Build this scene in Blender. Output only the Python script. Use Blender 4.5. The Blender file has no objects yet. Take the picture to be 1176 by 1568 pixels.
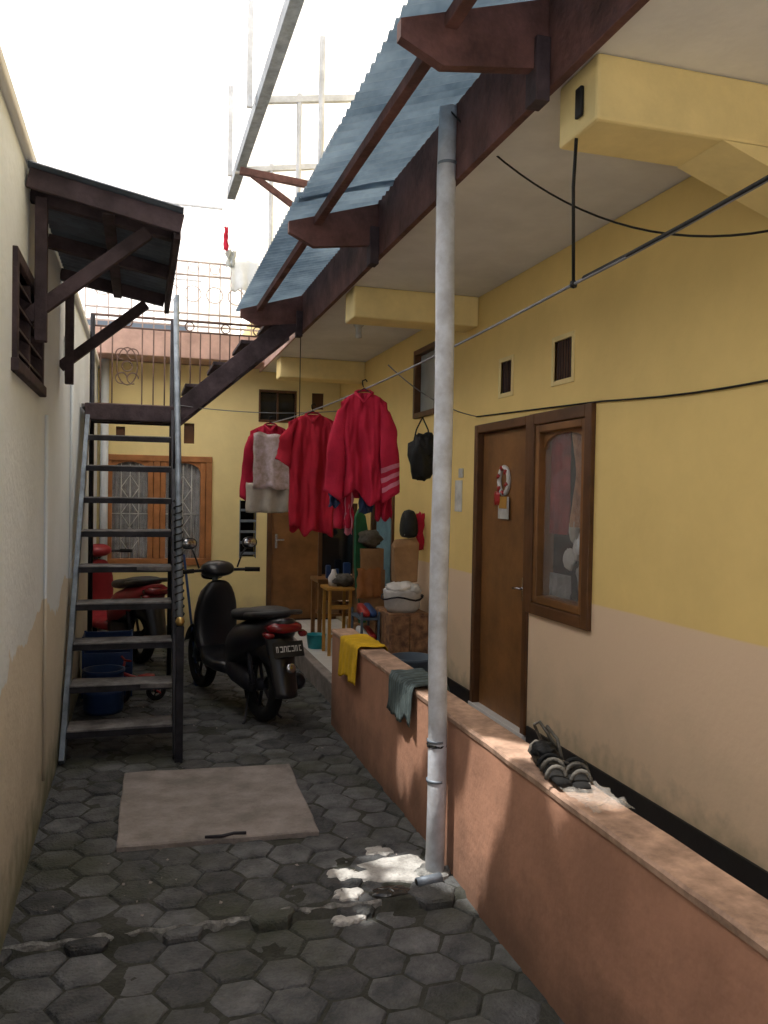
import bpy, math, random
from mathutils import Vector, Matrix, noise
random.seed(7)
R=math.radians
S=bpy.context.scene
# ---------------------------------------------------------------- materials
def nodes(m):
    m.use_nodes=True
    nt=m.node_tree
    return nt, nt.nodes, nt.links
def mat(name,c,rough=.7,var=.25,scale=6,bump=.15,bscale=None,metal=0,c2=None,grime=None,spec=.3,split=None,alpha=None,transl=0):
    """procedural: position noise mixing c -> c2, optional grime near a height, optional 2-tone split in z"""
    m=bpy.data.materials.new(name); nt,N,L=nodes(m)
    b=N['Principled BSDF']; b.inputs['Roughness'].default_value=rough; b.inputs['Metallic'].default_value=metal
    b.inputs['Specular IOR Level'].default_value=spec
    g=N.new('ShaderNodeNewGeometry')
    n1=N.new('ShaderNodeTexNoise'); n1.inputs['Scale'].default_value=scale; n1.inputs['Detail'].default_value=5; n1.inputs['Roughness'].default_value=.65
    L.new(g.outputs['Position'],n1.inputs['Vector'])
    if c2 is None: c2=tuple(x*(1-var*1.6) for x in c)
    cr=N.new('ShaderNodeValToRGB'); cr.color_ramp.elements[0].position=.35; cr.color_ramp.elements[1].position=.68
    cr.color_ramp.elements[0].color=(*c2,1); cr.color_ramp.elements[1].color=(*c,1)
    L.new(n1.outputs['Fac'],cr.inputs['Fac'])
    col=cr.outputs['Color']
    def zmask(z0,z1,nscale,namp):
        sp=N.new('ShaderNodeSeparateXYZ'); L.new(g.outputs['Position'],sp.inputs[0])
        nn=N.new('ShaderNodeTexNoise'); nn.inputs['Scale'].default_value=nscale; nn.inputs['Detail'].default_value=5
        L.new(g.outputs['Position'],nn.inputs['Vector'])
        ma=N.new('ShaderNodeMath'); ma.operation='MULTIPLY_ADD'; ma.inputs[1].default_value=namp; 
        L.new(nn.outputs['Fac'],ma.inputs[0]); L.new(sp.outputs['Z'],ma.inputs[2])
        mr=N.new('ShaderNodeMapRange'); mr.inputs['From Min'].default_value=z0+namp*.5; mr.inputs['From Max'].default_value=z1+namp*.5
        mr.inputs['To Min'].default_value=1; mr.inputs['To Max'].default_value=0
        L.new(ma.outputs[0],mr.inputs['Value']); return mr.outputs['Result']
    def mix(f,a,cc,amt=1):
        mx=N.new('ShaderNodeMix'); mx.data_type='RGBA'
        if amt!=1:
            q=N.new('ShaderNodeMath'); q.operation='MULTIPLY'; q.inputs[1].default_value=amt; L.new(f,q.inputs[0]); f=q.outputs[0]
        L.new(f,mx.inputs[0]); L.new(a,mx.inputs[6]); mx.inputs[7].default_value=(*cc,1); return mx.outputs[2]
    if split:
        z,cc,amp=split; col=mix(zmask(z-.006,z+.006,1.2,amp),col,cc)
    if grime:
        for (z0,z1,cc,amt,ns,na) in grime: col=mix(zmask(z0,z1,ns,na),col,cc,amt)
    L.new(col,b.inputs['Base Color'])
    if bump>.04:
        n2=N.new('ShaderNodeTexNoise'); n2.inputs['Scale'].default_value=bscale or scale*7; n2.inputs['Detail'].default_value=2
        L.new(g.outputs['Position'],n2.inputs['Vector'])
        bp=N.new('ShaderNodeBump'); bp.inputs['Strength'].default_value=bump; bp.inputs['Distance'].default_value=.02
        L.new(n2.outputs['Fac'],bp.inputs['Height']); L.new(bp.outputs[0],b.inputs['Normal'])
    if alpha is not None: b.inputs['Alpha'].default_value=alpha
    if transl:
        t=N.new('ShaderNodeBsdfTranslucent'); L.new(col,t.inputs['Color']); ms=N.new('ShaderNodeMixShader'); ms.inputs[0].default_value=transl
        L.new(b.outputs[0],ms.inputs[1]); L.new(t.outputs[0],ms.inputs[2]); L.new(ms.outputs[0],N['Material Output'].inputs['Surface'])
    return m
M_yel=mat('yellow_paint',(.92,.69,.27),.75,.05,2.2,.08,30,split=(1.15,(.86,.66,.46),.02),
   grime=[(.25,.8,(.60,.50,.33),.6,5,.6),(.17,.42,(.24,.22,.14),.65,11,.45)])
M_yelb=mat('yellow_paint_back',(.92,.77,.38),.75,.06,2.5,.06,30,grime=[(.1,.5,(.40,.30,.18),.6,5,.4)])
M_yelc=mat('yellow_beam_paint',(.92,.75,.36),.75,.09,4,.06,30)
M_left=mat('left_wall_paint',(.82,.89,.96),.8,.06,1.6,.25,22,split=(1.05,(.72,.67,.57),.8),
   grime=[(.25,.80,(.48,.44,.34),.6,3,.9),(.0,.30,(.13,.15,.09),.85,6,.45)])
M_white=mat('white_plaster',(.88,.88,.87),.8,.04,2,.1,25)
M_ceil=mat('ceiling_plaster',(.87,.86,.85),.85,.12,1.5,.08,25)
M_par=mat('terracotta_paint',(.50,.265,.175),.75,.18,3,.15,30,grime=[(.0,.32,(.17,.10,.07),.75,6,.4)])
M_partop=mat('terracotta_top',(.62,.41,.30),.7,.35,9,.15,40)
M_hex=mat('paver_stone',(.15,.152,.155),.85,.5,7,.7,70,c2=(.06,.064,.066))
M_ground=mat('ground_earth',(.07,.07,.062),.95,.4,6,.6,60,c2=(.03,.032,.024))
M_bounce=mat('bounce_concrete',(.72,.71,.68),.9,.12,2,.1)  # pale, bounces sun from the unseen yard and roof
M_conc=mat('concrete',(.34,.30,.28),.85,.3,5,.4,50,c2=(.19,.17,.155))
M_concl=mat('concrete_light',(.38,.38,.36),.9,.4,12,.7,60,c2=(.09,.09,.085))
M_cem_spot=mat('cement_sun_spot',(.62,.61,.58),.9,.2,14,.5,60,c2=(.32,.31,.29))  # apron cement, also used for painted sun spots on the paving
M_tile=mat('floor_tile',(.82,.82,.80),.25,.06,3,.02,30,spec=.5)
M_black=mat('black_skirting',(.018,.018,.018),.5,.2,5,.05)
M_brown=mat('door_wood',(.29,.135,.045),.42,.28,3,.05,20,spec=.4)
M_frame=mat('frame_wood',(.15,.066,.025),.45,.3,4,.06,20,spec=.4)
M_frameo=mat('orange_wood',(.52,.22,.08),.5,.25,4,.05,20)
M_fascia=mat('fascia_wood',(.20,.095,.085),.7,.4,5,.25,30)
M_dwood=mat('dark_wood',(.085,.06,.07),.75,.4,6,.25,30)
M_corr=mat('corrugated_blue',(.26,.36,.46),.4,.4,2.2,.05,30,c2=(.09,.14,.20),transl=.42)
M_corrd=mat('dark_roof_sheet',(.14,.17,.22),.6,.3,4,.05)
M_pole=mat('pole_paint',(.70,.74,.81),.42,.3,9,.15,35,c2=(.46,.47,.50))
M_dmetal=mat('dark_metal',(.035,.035,.045),.5,.4,8,.1,metal=.3)
M_gmetal=mat('grey_metal',(.28,.33,.39),.5,.3,8,.1,metal=.4)
M_tread=mat('tread_wood',(.24,.23,.23),.8,.4,8,.3,40,c2=(.09,.085,.085))
M_rail=mat('railing_metal',(.22,.14,.12),.6,.3,8,.05)
M_railg=mat('pale_railing_metal',(.68,.60,.58),.6,.2,8,.05)
M_hazy=mat('hazed_steel',(.62,.66,.72),.5,.2,6,.05,metal=.1)  # glare haze on the upper frame is put into the steel colour
M_red=mat('red_cloth',(.52,.018,.055),.9,.15,7,.15,90)
M_red2=mat('dark_red_cloth',(.44,.014,.035),.9,.15,7,.15,90)
M_pink=mat('pink_trim',(.75,.25,.35),.9)
M_denim=mat('denim',(.05,.08,.18),.9)
M_beige=mat('beige_cloth',(.62,.56,.48),.9,.15,8)
M_flor=mat('patterned_cloth',(.88,.74,.80),.9,.2,18,.1,c2=(.55,.42,.36))
M_rubber=mat('tyre_rubber',(.015,.015,.015),.85)
M_bpl=mat('black_plastic',(.014,.015,.02),.28,.2,5,.0,spec=.6)
M_seat=mat('seat_vinyl',(.05,.05,.052),.5,.2,8,.1)
M_chrome=mat('chrome',(.55,.55,.57),.2,.1,4,0,metal=1)
M_lampred=mat('tail_lens',(.22,.01,.015),.15,.1,4,0,spec=.7)
M_plate=mat('plate',(.03,.03,.03),.4)
M_platew=mat('plate_characters',(.8,.8,.8),.5)
M_redp=mat('red_plastic',(.42,.025,.025),.35,.1,4,0,spec=.5)
M_redd=mat('dull_red_paint',(.36,.03,.04),.4,.2,4,0,spec=.4)
M_bluep=mat('blue_plastic',(.03,.07,.20),.4,.15,5,.02)
M_greyp=mat('grey_blue_plastic',(.10,.14,.19),.45,.15,5,.02)
M_teal=mat('teal_plastic',(.02,.35,.40),.4)
M_yelp=mat('yellow_plastic',(.55,.29,.06),.5,.15,6,.03)
M_yelcl=mat('yellow_cloth',(.75,.46,.02),.9,.2,8,.2,60)
M_card=mat('cardboard',(.42,.25,.13),.85,.2,6,.1)
M_patt=mat('patterned_board',(.44,.24,.12),.6,.3,16,.03,c2=(.12,.06,.04))
M_whitec=mat('white_cloth',(.74,.73,.72),.9,.15,9,.2,40)
M_glassd=mat('dark_glass',(.02,.025,.03),.08,.3,3,0,spec=.8)
M_dark=mat('dark_interior',(.02,.018,.016),.9)
M_curt=mat('lace_curtain',(.74,.74,.72),.9,.3,14,.1,c2=(.46,.46,.46))
M_curtb=mat('grey_net_curtain',(.36,.36,.36),.9,.3,10,.1,c2=(.20,.20,.20))
M_curt2=mat('red_curtain',(.40,.06,.06),.9,.3,9,.2)
M_org=mat('orange_curtain',(.66,.36,.20),.9,.3,14,.2)
M_pgreyg=mat('grey_pane',(.40,.44,.44),.3,.2,3,.02,spec=.6)
M_door2=mat('blue_door',(.20,.36,.42),.5)
M_wire=mat('black_wire',(.012,.012,.012),.6)
M_wireg=mat('grey_wire',(.30,.30,.32),.6)
M_pinkslab=mat('pink_slab',(.68,.46,.40),.8,.2,4,.1)
M_bag=mat('black_bag',(.016,.018,.020),.6,.3,9,.3,50)
M_bagg=mat('grey_bag',(.16,.15,.13),.8,.4,14,.4,60)
M_film=mat('clear_plastic_film',(.72,.68,.62),.2,.1,9,.0,40,spec=.8,alpha=.28)
M_mat=mat('grey_mat',(.09,.12,.12),.85,.3,10,.2)
M_mat2=mat('grey_mat_stripe',(.16,.21,.22),.85,.3,10,.2)
M_paper=mat('paper',(.70,.70,.66),.8)
M_green=mat('green_cloth',(.03,.16,.08),.8)
M_gold=mat('brass',(.55,.38,.14),.3,.1,4,0,metal=.9)
M_pvc=mat('pvc_pipe',(.78,.84,.90),.4,.1,5,.02)
M_puddle=mat('wet_concrete',(.06,.06,.055),.15,.3,5,.05,spec=.6)
def glass():
    m=bpy.data.materials.new('window_glass'); nt,N,L=nodes(m)
    b=N['Principled BSDF']; b.inputs['Base Color'].default_value=(.5,.5,.5,1); b.inputs['Roughness'].default_value=.03
    b.inputs['Alpha'].default_value=.15; b.inputs['Specular IOR Level'].default_value=.8
    return m
M_glass=glass()
def diffuser():
    m=bpy.data.materials.new('added_diffuser_sheet'); nt,N,L=nodes(m)
    N.remove(N['Principled BSDF']); out=N['Material Output']
    g=N.new('ShaderNodeNewGeometry'); n=N.new('ShaderNodeTexNoise'); n.inputs['Scale'].default_value=1.3; n.inputs['Detail'].default_value=3
    L.new(g.outputs['Position'],n.inputs['Vector'])
    cr=N.new('ShaderNodeValToRGB'); cr.color_ramp.elements[0].color=(.94,.94,.92,1); cr.color_ramp.elements[1].color=(.99,.99,.99,1); L.new(n.outputs['Fac'],cr.inputs['Fac'])
    t=N.new('ShaderNodeBsdfTranslucent'); L.new(cr.outputs[0],t.inputs['Color']); L.new(t.outputs[0],out.inputs['Surface'])
    return m
M_diffuser=diffuser()  # translucent sheet added as a sun diffuser and white fill overhead
# ---------------------------------------------------------------- helpers
def link(o,parent=None):
    S.collection.objects.link(o)
    if parent: o.parent=parent
    return o
def empty(name,loc=(0,0,0),rz=0):
    e=bpy.data.objects.new(name,None); e.location=loc; e.rotation_euler=(0,0,rz); e.empty_display_size=.1
    return link(e)
def mesh(name,v,f,m,parent=None,smooth=False,bevel=0,mats=None,mi=None,solid=0,sub=0):
    me=bpy.data.meshes.new(name); me.from_pydata([tuple(p) for p in v],[],f); me.update()
    me.materials.append(m)
    if mats:
        for q in mats: me.materials.append(q)
    if mi:
        for p,i in zip(me.polygons,mi): p.material_index=i
    if smooth:
        for p in me.polygons: p.use_smooth=True
    o=bpy.data.objects.new(name,me); link(o,parent)
    if solid:
        s=o.modifiers.new('s','SOLIDIFY'); s.thickness=solid
    if bevel:
        b=o.modifiers.new('b','BEVEL'); b.width=bevel; b.segments=2; b.limit_method='ANGLE'
    if sub:
        s=o.modifiers.new('ss','SUBSURF'); s.levels=sub; s.render_levels=sub
    return o
BF=[(0,3,2,1),(4,5,6,7),(0,1,5,4),(1,2,6,5),(2,3,7,6),(3,0,4,7)]
def bv(x0,x1,y0,y1,z0,z1): return [(x0,y0,z0),(x1,y0,z0),(x1,y1,z0),(x0,y1,z0),(x0,y0,z1),(x1,y0,z1),(x1,y1,z1),(x0,y1,z1)]
def box(name,x0,x1,y0,y1,z0,z1,m,parent=None,bevel=.004): return mesh(name,bv(x0,x1,y0,y1,z0,z1),BF,m,parent,bevel=bevel)
def boxes(name,L,m,parent=None,bevel=.003):
    v=[];f=[]
    for b in L:
        k=len(v); v+=bv(*b); f+=[tuple(i+k for i in q) for q in BF]
    return mesh(name,v,f,m,parent,bevel=bevel)
def tubedata(pts,r,seg=8,v=None,f=None,cap=True):
    if v is None: v=[];f=[]
    pts=[Vector(p) for p in pts]; n=len(pts); k=len(v)
    rr=r if isinstance(r,(list,tuple)) else [r]*n
    prev=None
    for i,p in enumerate(pts):
        t=(pts[min(i+1,n-1)]-pts[max(i-1,0)]).normalized()
        if prev is None:
            a=Vector((0,0,1)) if abs(t.z)<.9 else Vector((1,0,0)); u=t.cross(a).normalized()
        else:
            u=(prev-t*prev.dot(t)).normalized()
        prev=u; w=t.cross(u)
        for j in range(seg):
            q=2*math.pi*j/seg; v.append(p+(u*math.cos(q)+w*math.sin(q))*rr[i])
    for i in range(n-1):
        for j in range(seg):
            a=k+i*seg+j;b=k+i*seg+(j+1)%seg; f.append((a,b,b+seg,a+seg))
    if cap:
        f.append(tuple(k+j for j in range(seg))[::-1]); f.append(tuple(k+(n-1)*seg+j for j in range(seg)))
    return v,f
def tube(name,pts,r,m,parent=None,seg=10): 
    v,f=tubedata(pts,r,seg); return mesh(name,v,f,m,parent,smooth=True)
def tubes(name,L,m,parent=None,seg=8):
    v=[];f=[]
    for pts,r in L: tubedata(pts,r,seg,v,f)
    return mesh(name,v,f,m,parent,smooth=True)
def plank(name,a,b,w,h,m,parent=None,side=None,bevel=.004):
    a=Vector(a);b=Vector(b);t=(b-a).normalized()
    s=Vector(side) if side else (t.cross(Vector((0,0,1))) if abs(t.z)<.95 else Vector((1,0,0)))
    s=(s-t*s.dot(t)).normalized(); u=s.cross(t).normalized()
    v=[]
    for p in (a,b):
        for sx,sz in ((-1,-1),(1,-1),(1,1),(-1,1)): v.append(p+s*sx*w/2+u*sz*h/2)
    return mesh(name,v,[(0,1,2,3),(7,6,5,4),(0,4,5,1),(1,5,6,2),(2,6,7,3),(3,7,4,0)],m,parent,bevel=bevel)
def loft(name,secs,m,parent=None,n=16,e=2.6,axis='x',sub=0):
    """secs: (pos, cy, cz, hw, hh); superellipse rings"""
    v=[];f=[]
    for (x,cy,cz,hw,hh) in secs:
        for j in range(n):
            q=2*math.pi*j/n; c=math.cos(q);s=math.sin(q)
            a=hw*math.copysign(abs(c)**(2/e),c); b=hh*math.copysign(abs(s)**(2/e),s)
            v.append((x,cy+a,cz+b) if axis=='x' else (cz+b,cy+a,x))
    for i in range(len(secs)-1):
        for j in range(n):
            a=i*n+j;b=i*n+(j+1)%n; f.append((a,b,b+n,a+n))
    f.append(tuple(range(n))[::-1]); f.append(tuple((len(secs)-1)*n+j for j in range(n)))
    return mesh(name,v,f,m,parent,smooth=True,sub=sub)
def lathe(name,prof,m,parent=None,c=(0,0,0),n=24):
    v=[];f=[]
    for (r,z) in prof:
        for j in range(n):
            q=2*math.pi*j/n; v.append((c[0]+r*math.cos(q),c[1]+r*math.sin(q),c[2]+z))
    for i in range(len(prof)-1):
        for j in range(n):
            a=i*n+j;b=i*n+(j+1)%n; f.append((a,b,b+n,a+n))
    return mesh(name,v,f,m,parent,smooth=True)
def grid(name,fn,nu,nv,m,parent=None,solid=.004,smooth=True,mats=None,mif=None):
    v=[fn(i/nu,j/nv) for j in range(nv+1) for i in range(nu+1)]
    f=[];mi=[]
    for j in range(nv):
        for i in range(nu):
            a=j*(nu+1)+i; f.append((a,a+1,a+nu+2,a+nu+1)); mi.append(mif(i/nu,j/nv) if mif else 0)
    return mesh(name,v,f,m,parent,smooth=smooth,solid=solid,mats=mats,mi=mi)
def sag(a,b,d,n=14):
    a=Vector(a);b=Vector(b)
    return [a.lerp(b,i/n)-Vector((0,0,d*4*(i/n)*(1-i/n))) for i in range(n+1)]
def lump(name,L_,W_,H_,m,par,seed,off=(0,0,0),floor=.002):
    v=[];f=[];n=28;k_=12
    for i in range(k_+1):
        th=math.pi*i/k_
        for j in range(n):
            q=2*math.pi*j/n; d=Vector((math.sin(th)*math.cos(q),math.sin(th)*math.sin(q),math.cos(th)))
            s=1+.35*noise.noise(d*1.8+Vector((seed,0,0)))+.14*noise.noise(d*5+Vector((seed,3,0)))
            v.append((off[0]+d.x*L_*s,off[1]+d.y*W_*s,max(floor,off[2]+H_+d.z*H_*s)))
    for i in range(k_):
        for j in range(n): f.append((i*n+j,i*n+(j+1)%n,(i+1)*n+(j+1)%n,(i+1)*n+j))
    return mesh(name,v,f,m,par,smooth=True)
def wall_holes(name,kind,p,th,u0,u1,z0,z1,holes,m,parent):
    us=sorted({u0,u1,*[h[0] for h in holes],*[h[1] for h in holes]}); zs=sorted({z0,z1,*[h[2] for h in holes],*[h[3] for h in holes]})
    v=[];f=[]
    def P(u,z,d): return (p+d,u,z) if kind=='x' else (u,p+d,z)
    def quad(*q):
        k=len(v); v.extend(q); f.append((k,k+1,k+2,k+3))
    for i in range(len(us)-1):
        for j in range(len(zs)-1):
            cu=(us[i]+us[i+1])/2;cz=(zs[j]+zs[j+1])/2
            if any(h[0]<cu<h[1] and h[2]<cz<h[3] for h in holes): continue
            for d in (0,th): quad(P(us[i],zs[j],d),P(us[i+1],zs[j],d),P(us[i+1],zs[j+1],d),P(us[i],zs[j+1],d))
    for (a,b,c,d_) in list(holes)+[(u0,u1,z0,z1)]:
        for (q0,q1) in (((a,c),(b,c)),((b,c),(b,d_)),((b,d_),(a,d_)),((a,d_),(a,c))):
            quad(P(*q0,0),P(*q1,0),P(*q1,th),P(*q0,th))
    return mesh(name,v,f,m,parent)
# ---------------------------------------------------------------- constants
XR=2.35; XL=-.48; XP=1.38; YB=10.0; TZ=.17; YS=-.5
# ---------------------------------------------------------------- ground
mesh('ground',[(-200,-200,-.09),(200,-200,-.09),(200,200,-.09),(-200,200,-.09)],[(0,1,2,3)],M_ground)
ry=empty('added_bounce_yard')  # unseen yard added to bounce sunlight into the lane
box('bounce_floor',-7,8,-9,-1.55,-.088,-.055,M_bounce,ry,.01)
box('bounce_wall',-7,8,-9.2,-9.002,-.08,3.5,M_white,ry,.01)
FZ=-.032
def pavers():
    v=[];f=[];Rr=.118;g=.003
    dx=1.5*Rr;dy=math.sqrt(3)*Rr
    i0=int(-.75/dx);
    for i in range(i0,int(1.7/dx)+1):
        for j in range(-8,int(10.2/dy)+1):
            cx=i*dx; cy=j*dy+(dy/2 if i%2 else 0)
            if cx>1.6 or cy>10.05 or (cx>1.5 and cy<6): continue
            zz=(FZ if cy<3.33 else 0)+random.uniform(-.008,.004)
            tx,ty=random.uniform(-.03,.03),random.uniform(-.03,.03)
            k=len(v)
            for (rad,dz) in ((Rr-g,-.06),(Rr-g,-.014),(Rr-g-.007,-.004),(Rr-g-.018,0)):
                for a in range(6):
                    q=a*math.pi/3; x=rad*math.cos(q);y=rad*math.sin(q)
                    r2=random.uniform(-.003,.003)
                    v.append((cx+x+r2,cy+y-r2,zz+dz+x*tx+y*ty))
            for r_ in range(3):
                for a in range(6):
                    p=k+r_*6+a;q=k+r_*6+(a+1)%6; f.append((p,q,q+6,p+6))
            f.append(tuple(k+18+a for a in range(6)))
    return mesh('paved_lane',v,f,M_hex)
pavers()
nt=M_hex.node_tree; N=nt.nodes;L=nt.links; b=N['Principled BSDF']
src=b.inputs['Base Color'].links[0].from_socket
g=[n for n in N if n.type=='NEW_GEOMETRY'][0]
mx=N.new('ShaderNodeMix'); mx.data_type='RGBA'; mx.blend_type='MULTIPLY'; mx.inputs[0].default_value=1
mr=N.new('ShaderNodeMapRange'); mr.inputs['To Min'].default_value=.65; mr.inputs['To Max'].default_value=1.25
L.new(g.outputs['Random Per Island'],mr.inputs['Value']); L.new(src,mx.inputs[6]); L.new(mr.outputs[0],mx.inputs[7])
ns=N.new('ShaderNodeTexNoise'); ns.inputs['Scale'].default_value=1.7; ns.inputs['Detail'].default_value=8; L.new(g.outputs['Position'],ns.inputs['Vector'])
rp=N.new('ShaderNodeMapRange'); rp.inputs['From Min'].default_value=.50; rp.inputs['From Max'].default_value=.64; rp.inputs['To Max'].default_value=.65; L.new(ns.outputs['Fac'],rp.inputs['Value'])
m2=N.new('ShaderNodeMix'); m2.data_type='RGBA'; m2.inputs[7].default_value=(.060,.066,.040,1)
L.new(rp.outputs[0],m2.inputs[0]); L.new(mx.outputs[2],m2.inputs[6]); L.new(m2.outputs[2],b.inputs['Base Color'])
def bed():
    def fn(a,b_):
        x=-.5+2.1*a; y=-1.5+11.5*b_
        z=(FZ-.010 if y<3.33 else -.010)+.010*noise.noise((x*5,y*5,2))+.005*noise.noise((x*20,y*20,2))
        return (x,y,z)
    grid('mortar_bed',fn,80,400,M_ground,None,0)
bed()
def rough_strip(name,x0,x1,y0,y1,z0,z1,m,n=140,parent=None,amp=.034):
    v=[];f=[]
    for i in range(n+1):
        x=x0+(x1-x0)*i/n; o=.025*noise.noise((x*2.5,3,3))
        a=y0+o+noise.noise((x*14,1,0))*amp; c=y1+o+noise.noise((x*12,5,0))*amp; h=z1+noise.noise((x*9,9,0))*.02
        if c<a+.012: c=a+.012
        v+=[(x,a,z0),(x,a+.006,h-.008),(x,(a+c)/2,h),(x,c-.004,h-.006),(x,c,z0)]
    for i in range(n):
        for j in range(4): k=i*5+j; f.append((k,k+5,k+6,k+1))
    return mesh(name,v,f,m,parent)
rough_strip('lane_step_edge',-.48,1.0,3.32,3.35,-.07,.002,M_concl)
def slab():
    v=[];f=[];n=24
    P=[(-.09,4.09),(.88,4.05),(.91,5.10),(-.08,5.17)]
    ring=[]
    for i in range(4):
        a=Vector(P[i]);b_=Vector(P[(i+1)%4])
        for j in range(n):
            p=a.lerp(b_,j/n); ring.append((p.x+noise.noise((p.x*6,p.y*6,3))*.012,p.y+noise.noise((p.x*6,p.y*6,7))*.016))
    k=len(ring)
    for (x,y) in ring: v.append((x,y,-.05))
    for (x,y) in ring: v.append((x,y,.020))
    for (x,y) in ring: v.append((x*.985+.006,y*.985+.069,.027))
    for r_ in range(2):
        for i in range(k): f.append((r_*k+i,r_*k+(i+1)%k,(r_+1)*k+(i+1)%k,(r_+1)*k+i))
    f.append(tuple(range(2*k,3*k)))
    return mesh('concrete_cover_slab',v,f,M_conc)
slab()
tube('iron_lifting_bar',[(.32,4.09,.030),(.40,4.075,.034),(.46,4.10,.032),(.52,4.085,.034)],.008,M_dmetal)
dr=empty('drain_outlet')
def blob(name,cx,cy,rx,ry,z,h,m,parent=None,seed=0,n=30,rough=.25):
    v=[];f=[]
    for (s,zz) in ((1,z),(.93,z+h*.8),(.8,z+h),(.4,z+h*1.05)):
        for j in range(n):
            q=2*math.pi*j/n; r_=1+rough*noise.noise((math.cos(q)*2+seed,math.sin(q)*2,seed))+.06*noise.noise((math.cos(q)*7+seed,math.sin(q)*7,seed))
            v.append((cx+rx*r_*s*math.cos(q),cy+ry*r_*s*math.sin(q),zz+noise.noise((q*3,s*5,seed))*h*.15))
    for r_ in range(3):
        for i in range(n): f.append((r_*n+i,r_*n+(i+1)%n,(r_+1)*n+(i+1)%n,(r_+1)*n+i))
    f.append(tuple(range(3*n,4*n)))
    return mesh(name,v,f,m,parent)
blob('apron',1.14,3.60,.21,.13,-.02,.026,M_cem_spot,dr,1,rough=.5)
blob('sun_spot_a',.90,3.60,.075,.06,-.02,.027,M_cem_spot,dr,9,rough=.6)  # these pale blobs paint bright sun spots onto the paving
blob('sun_spot_b',.88,3.42,.07,.05,-.02,.026,M_cem_spot,dr,13,rough=.6)
blob('sun_spot_c',.84,3.27,.08,.045,-.05,.028,M_cem_spot,dr,17,rough=.6)
blob('sun_spot_d',1.12,3.80,.07,.05,-.02,.026,M_cem_spot,dr,19,rough=.6)
blob('wet_pit',1.06,3.40,.10,.045,-.03,.036,M_puddle,dr,4)
tube('pipe_mouth',[(1.19,3.43,.006),(1.25,3.44,.006),(1.31,3.45,.008)],.022,M_gmetal,dr)
tube('pipe_hole',[(1.1865,3.43,.006),(1.1895,3.43,.006)],.017,M_dark,dr)
# ---------------------------------------------------------------- right building
rb=empty('yellow_house')
wall_holes('ground_floor_wall','x',XR,.14,YS,YB+.14,0,3.17,
  [(4.74,5.60,0.02,2.21),(4.0,4.70,1.04,2.21),(5.04,5.21,2.42,2.63),(4.24,4.45,2.41,2.64),(6.44,7.04,2.40,3.0),(7.62,8.42,.02,2.2)],M_yel,rb)
box('upper_wall',XR,XR+.14,YS,YB+12,3.45,7.2,M_yelc,rb,0)
box('interior_back',XR+.9,XR+.95,YS,10,0,3.1,M_dark,rb,0)
box('floor_slab',XP-.01,6,YS,YB,3.174,3.44,M_ceil,rb,0)
for i,y in enumerate((-.45,2.42,5.62,8.8)):
    box('ceiling_beam_%d'%i,XP+.03,XR-.002,y,y+.26,2.955,3.172,M_yelc,rb,.012)
    if i<2: mesh('beam_haunch_%d'%i,[(XR-.45,y+.004,2.954),(XR-.003,y+.004,2.80),(XR-.003,y+.004,2.954),(XR-.45,y+.256,2.954),(XR-.003,y+.256,2.80),(XR-.003,y+.256,2.954)],
         [(0,1,2),(5,4,3),(0,3,4,1)],M_yelc,rb)
box('fascia_board',XP-.045,XP-.012,YS,7.3,3.13,3.475,M_fascia,rb,.004)
box('fascia_board_far',XP-.03,XP-.012,7.302,YB-.01,3.16,3.42,M_pinkslab,rb,.004)
box('terrace_floor',XP+.14,XR-.001,YS,YB-.002,-.05,TZ,M_conc,rb,.006)
box('terrace_edge',XP+.13,XP+.24,6.01,YB-.003,-.05,TZ+.004,M_conc,rb,.008)
tl=[]
ty=6.0
while ty<YB-.1:
    tx=XP+.215
    while tx<XR-.05:
        tl.append((tx,min(tx+.297,XR-.004),ty,min(ty+.297,YB-.01),TZ,TZ+.008)); tx+=.3
    ty+=.3
boxes('terrace_tiles',tl,M_tile,rb,.002)
box('skirting_a',XR-.014,XR+.001,YS,4.70,TZ,TZ+.115,M_black,rb,.002)
box('skirting_b',XR-.014,XR+.001,5.64,7.6,TZ,TZ+.115,M_black,rb,.002)
box('door_step',XR-.03,XR+.1,4.72,5.62,TZ,TZ+.05,M_tile,rb,.004)
def door_x(nm,y0,y1,z0,z1,p,mleaf,mfr,par,fw=.055):
    boxes(nm+'_frame',[(p-.02,p+.09,y0-.0,y0+fw,z0,z1),(p-.02,p+.09,y1-fw,y1,z0,z1),(p-.02,p+.09,y0+fw,y1-fw,z1-fw,z1)],mfr,par,.006)
    box(nm+'_leaf',p+.03,p+.07,y0+fw+.003,y1-fw-.003,z0+.01,z1-fw-.003,mleaf,par,.003)
door_x('front_door',4.72,5.62,TZ+.03,2.235,XR,M_brown,M_frame,rb,.06)
box('lock_plate',XR+.02,XR+.031,4.83,4.87,1.05,1.20,M_chrome,rb,.002)
tube('door_handle',[(XR+.03,4.85,1.13),(XR-.01,4.85,1.13),(XR-.012,4.88,1.13),(XR-.012,4.94,1.125)],.008,M_chrome,rb)
def window_x(nm,y0,y1,z0,z1,p,mfr,par,fw=.07):
    boxes(nm+'_frame',[(p-.03,p+.09,y0,y0+fw,z0,z1),(p-.03,p+.09,y1-fw,y1,z0,z1),(p-.03,p+.09,y0+fw,y1-fw,z1-fw,z1),(p-.03,p+.09,y0+fw,y1-fw,z0,z0+fw)],mfr,par,.006)
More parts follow.
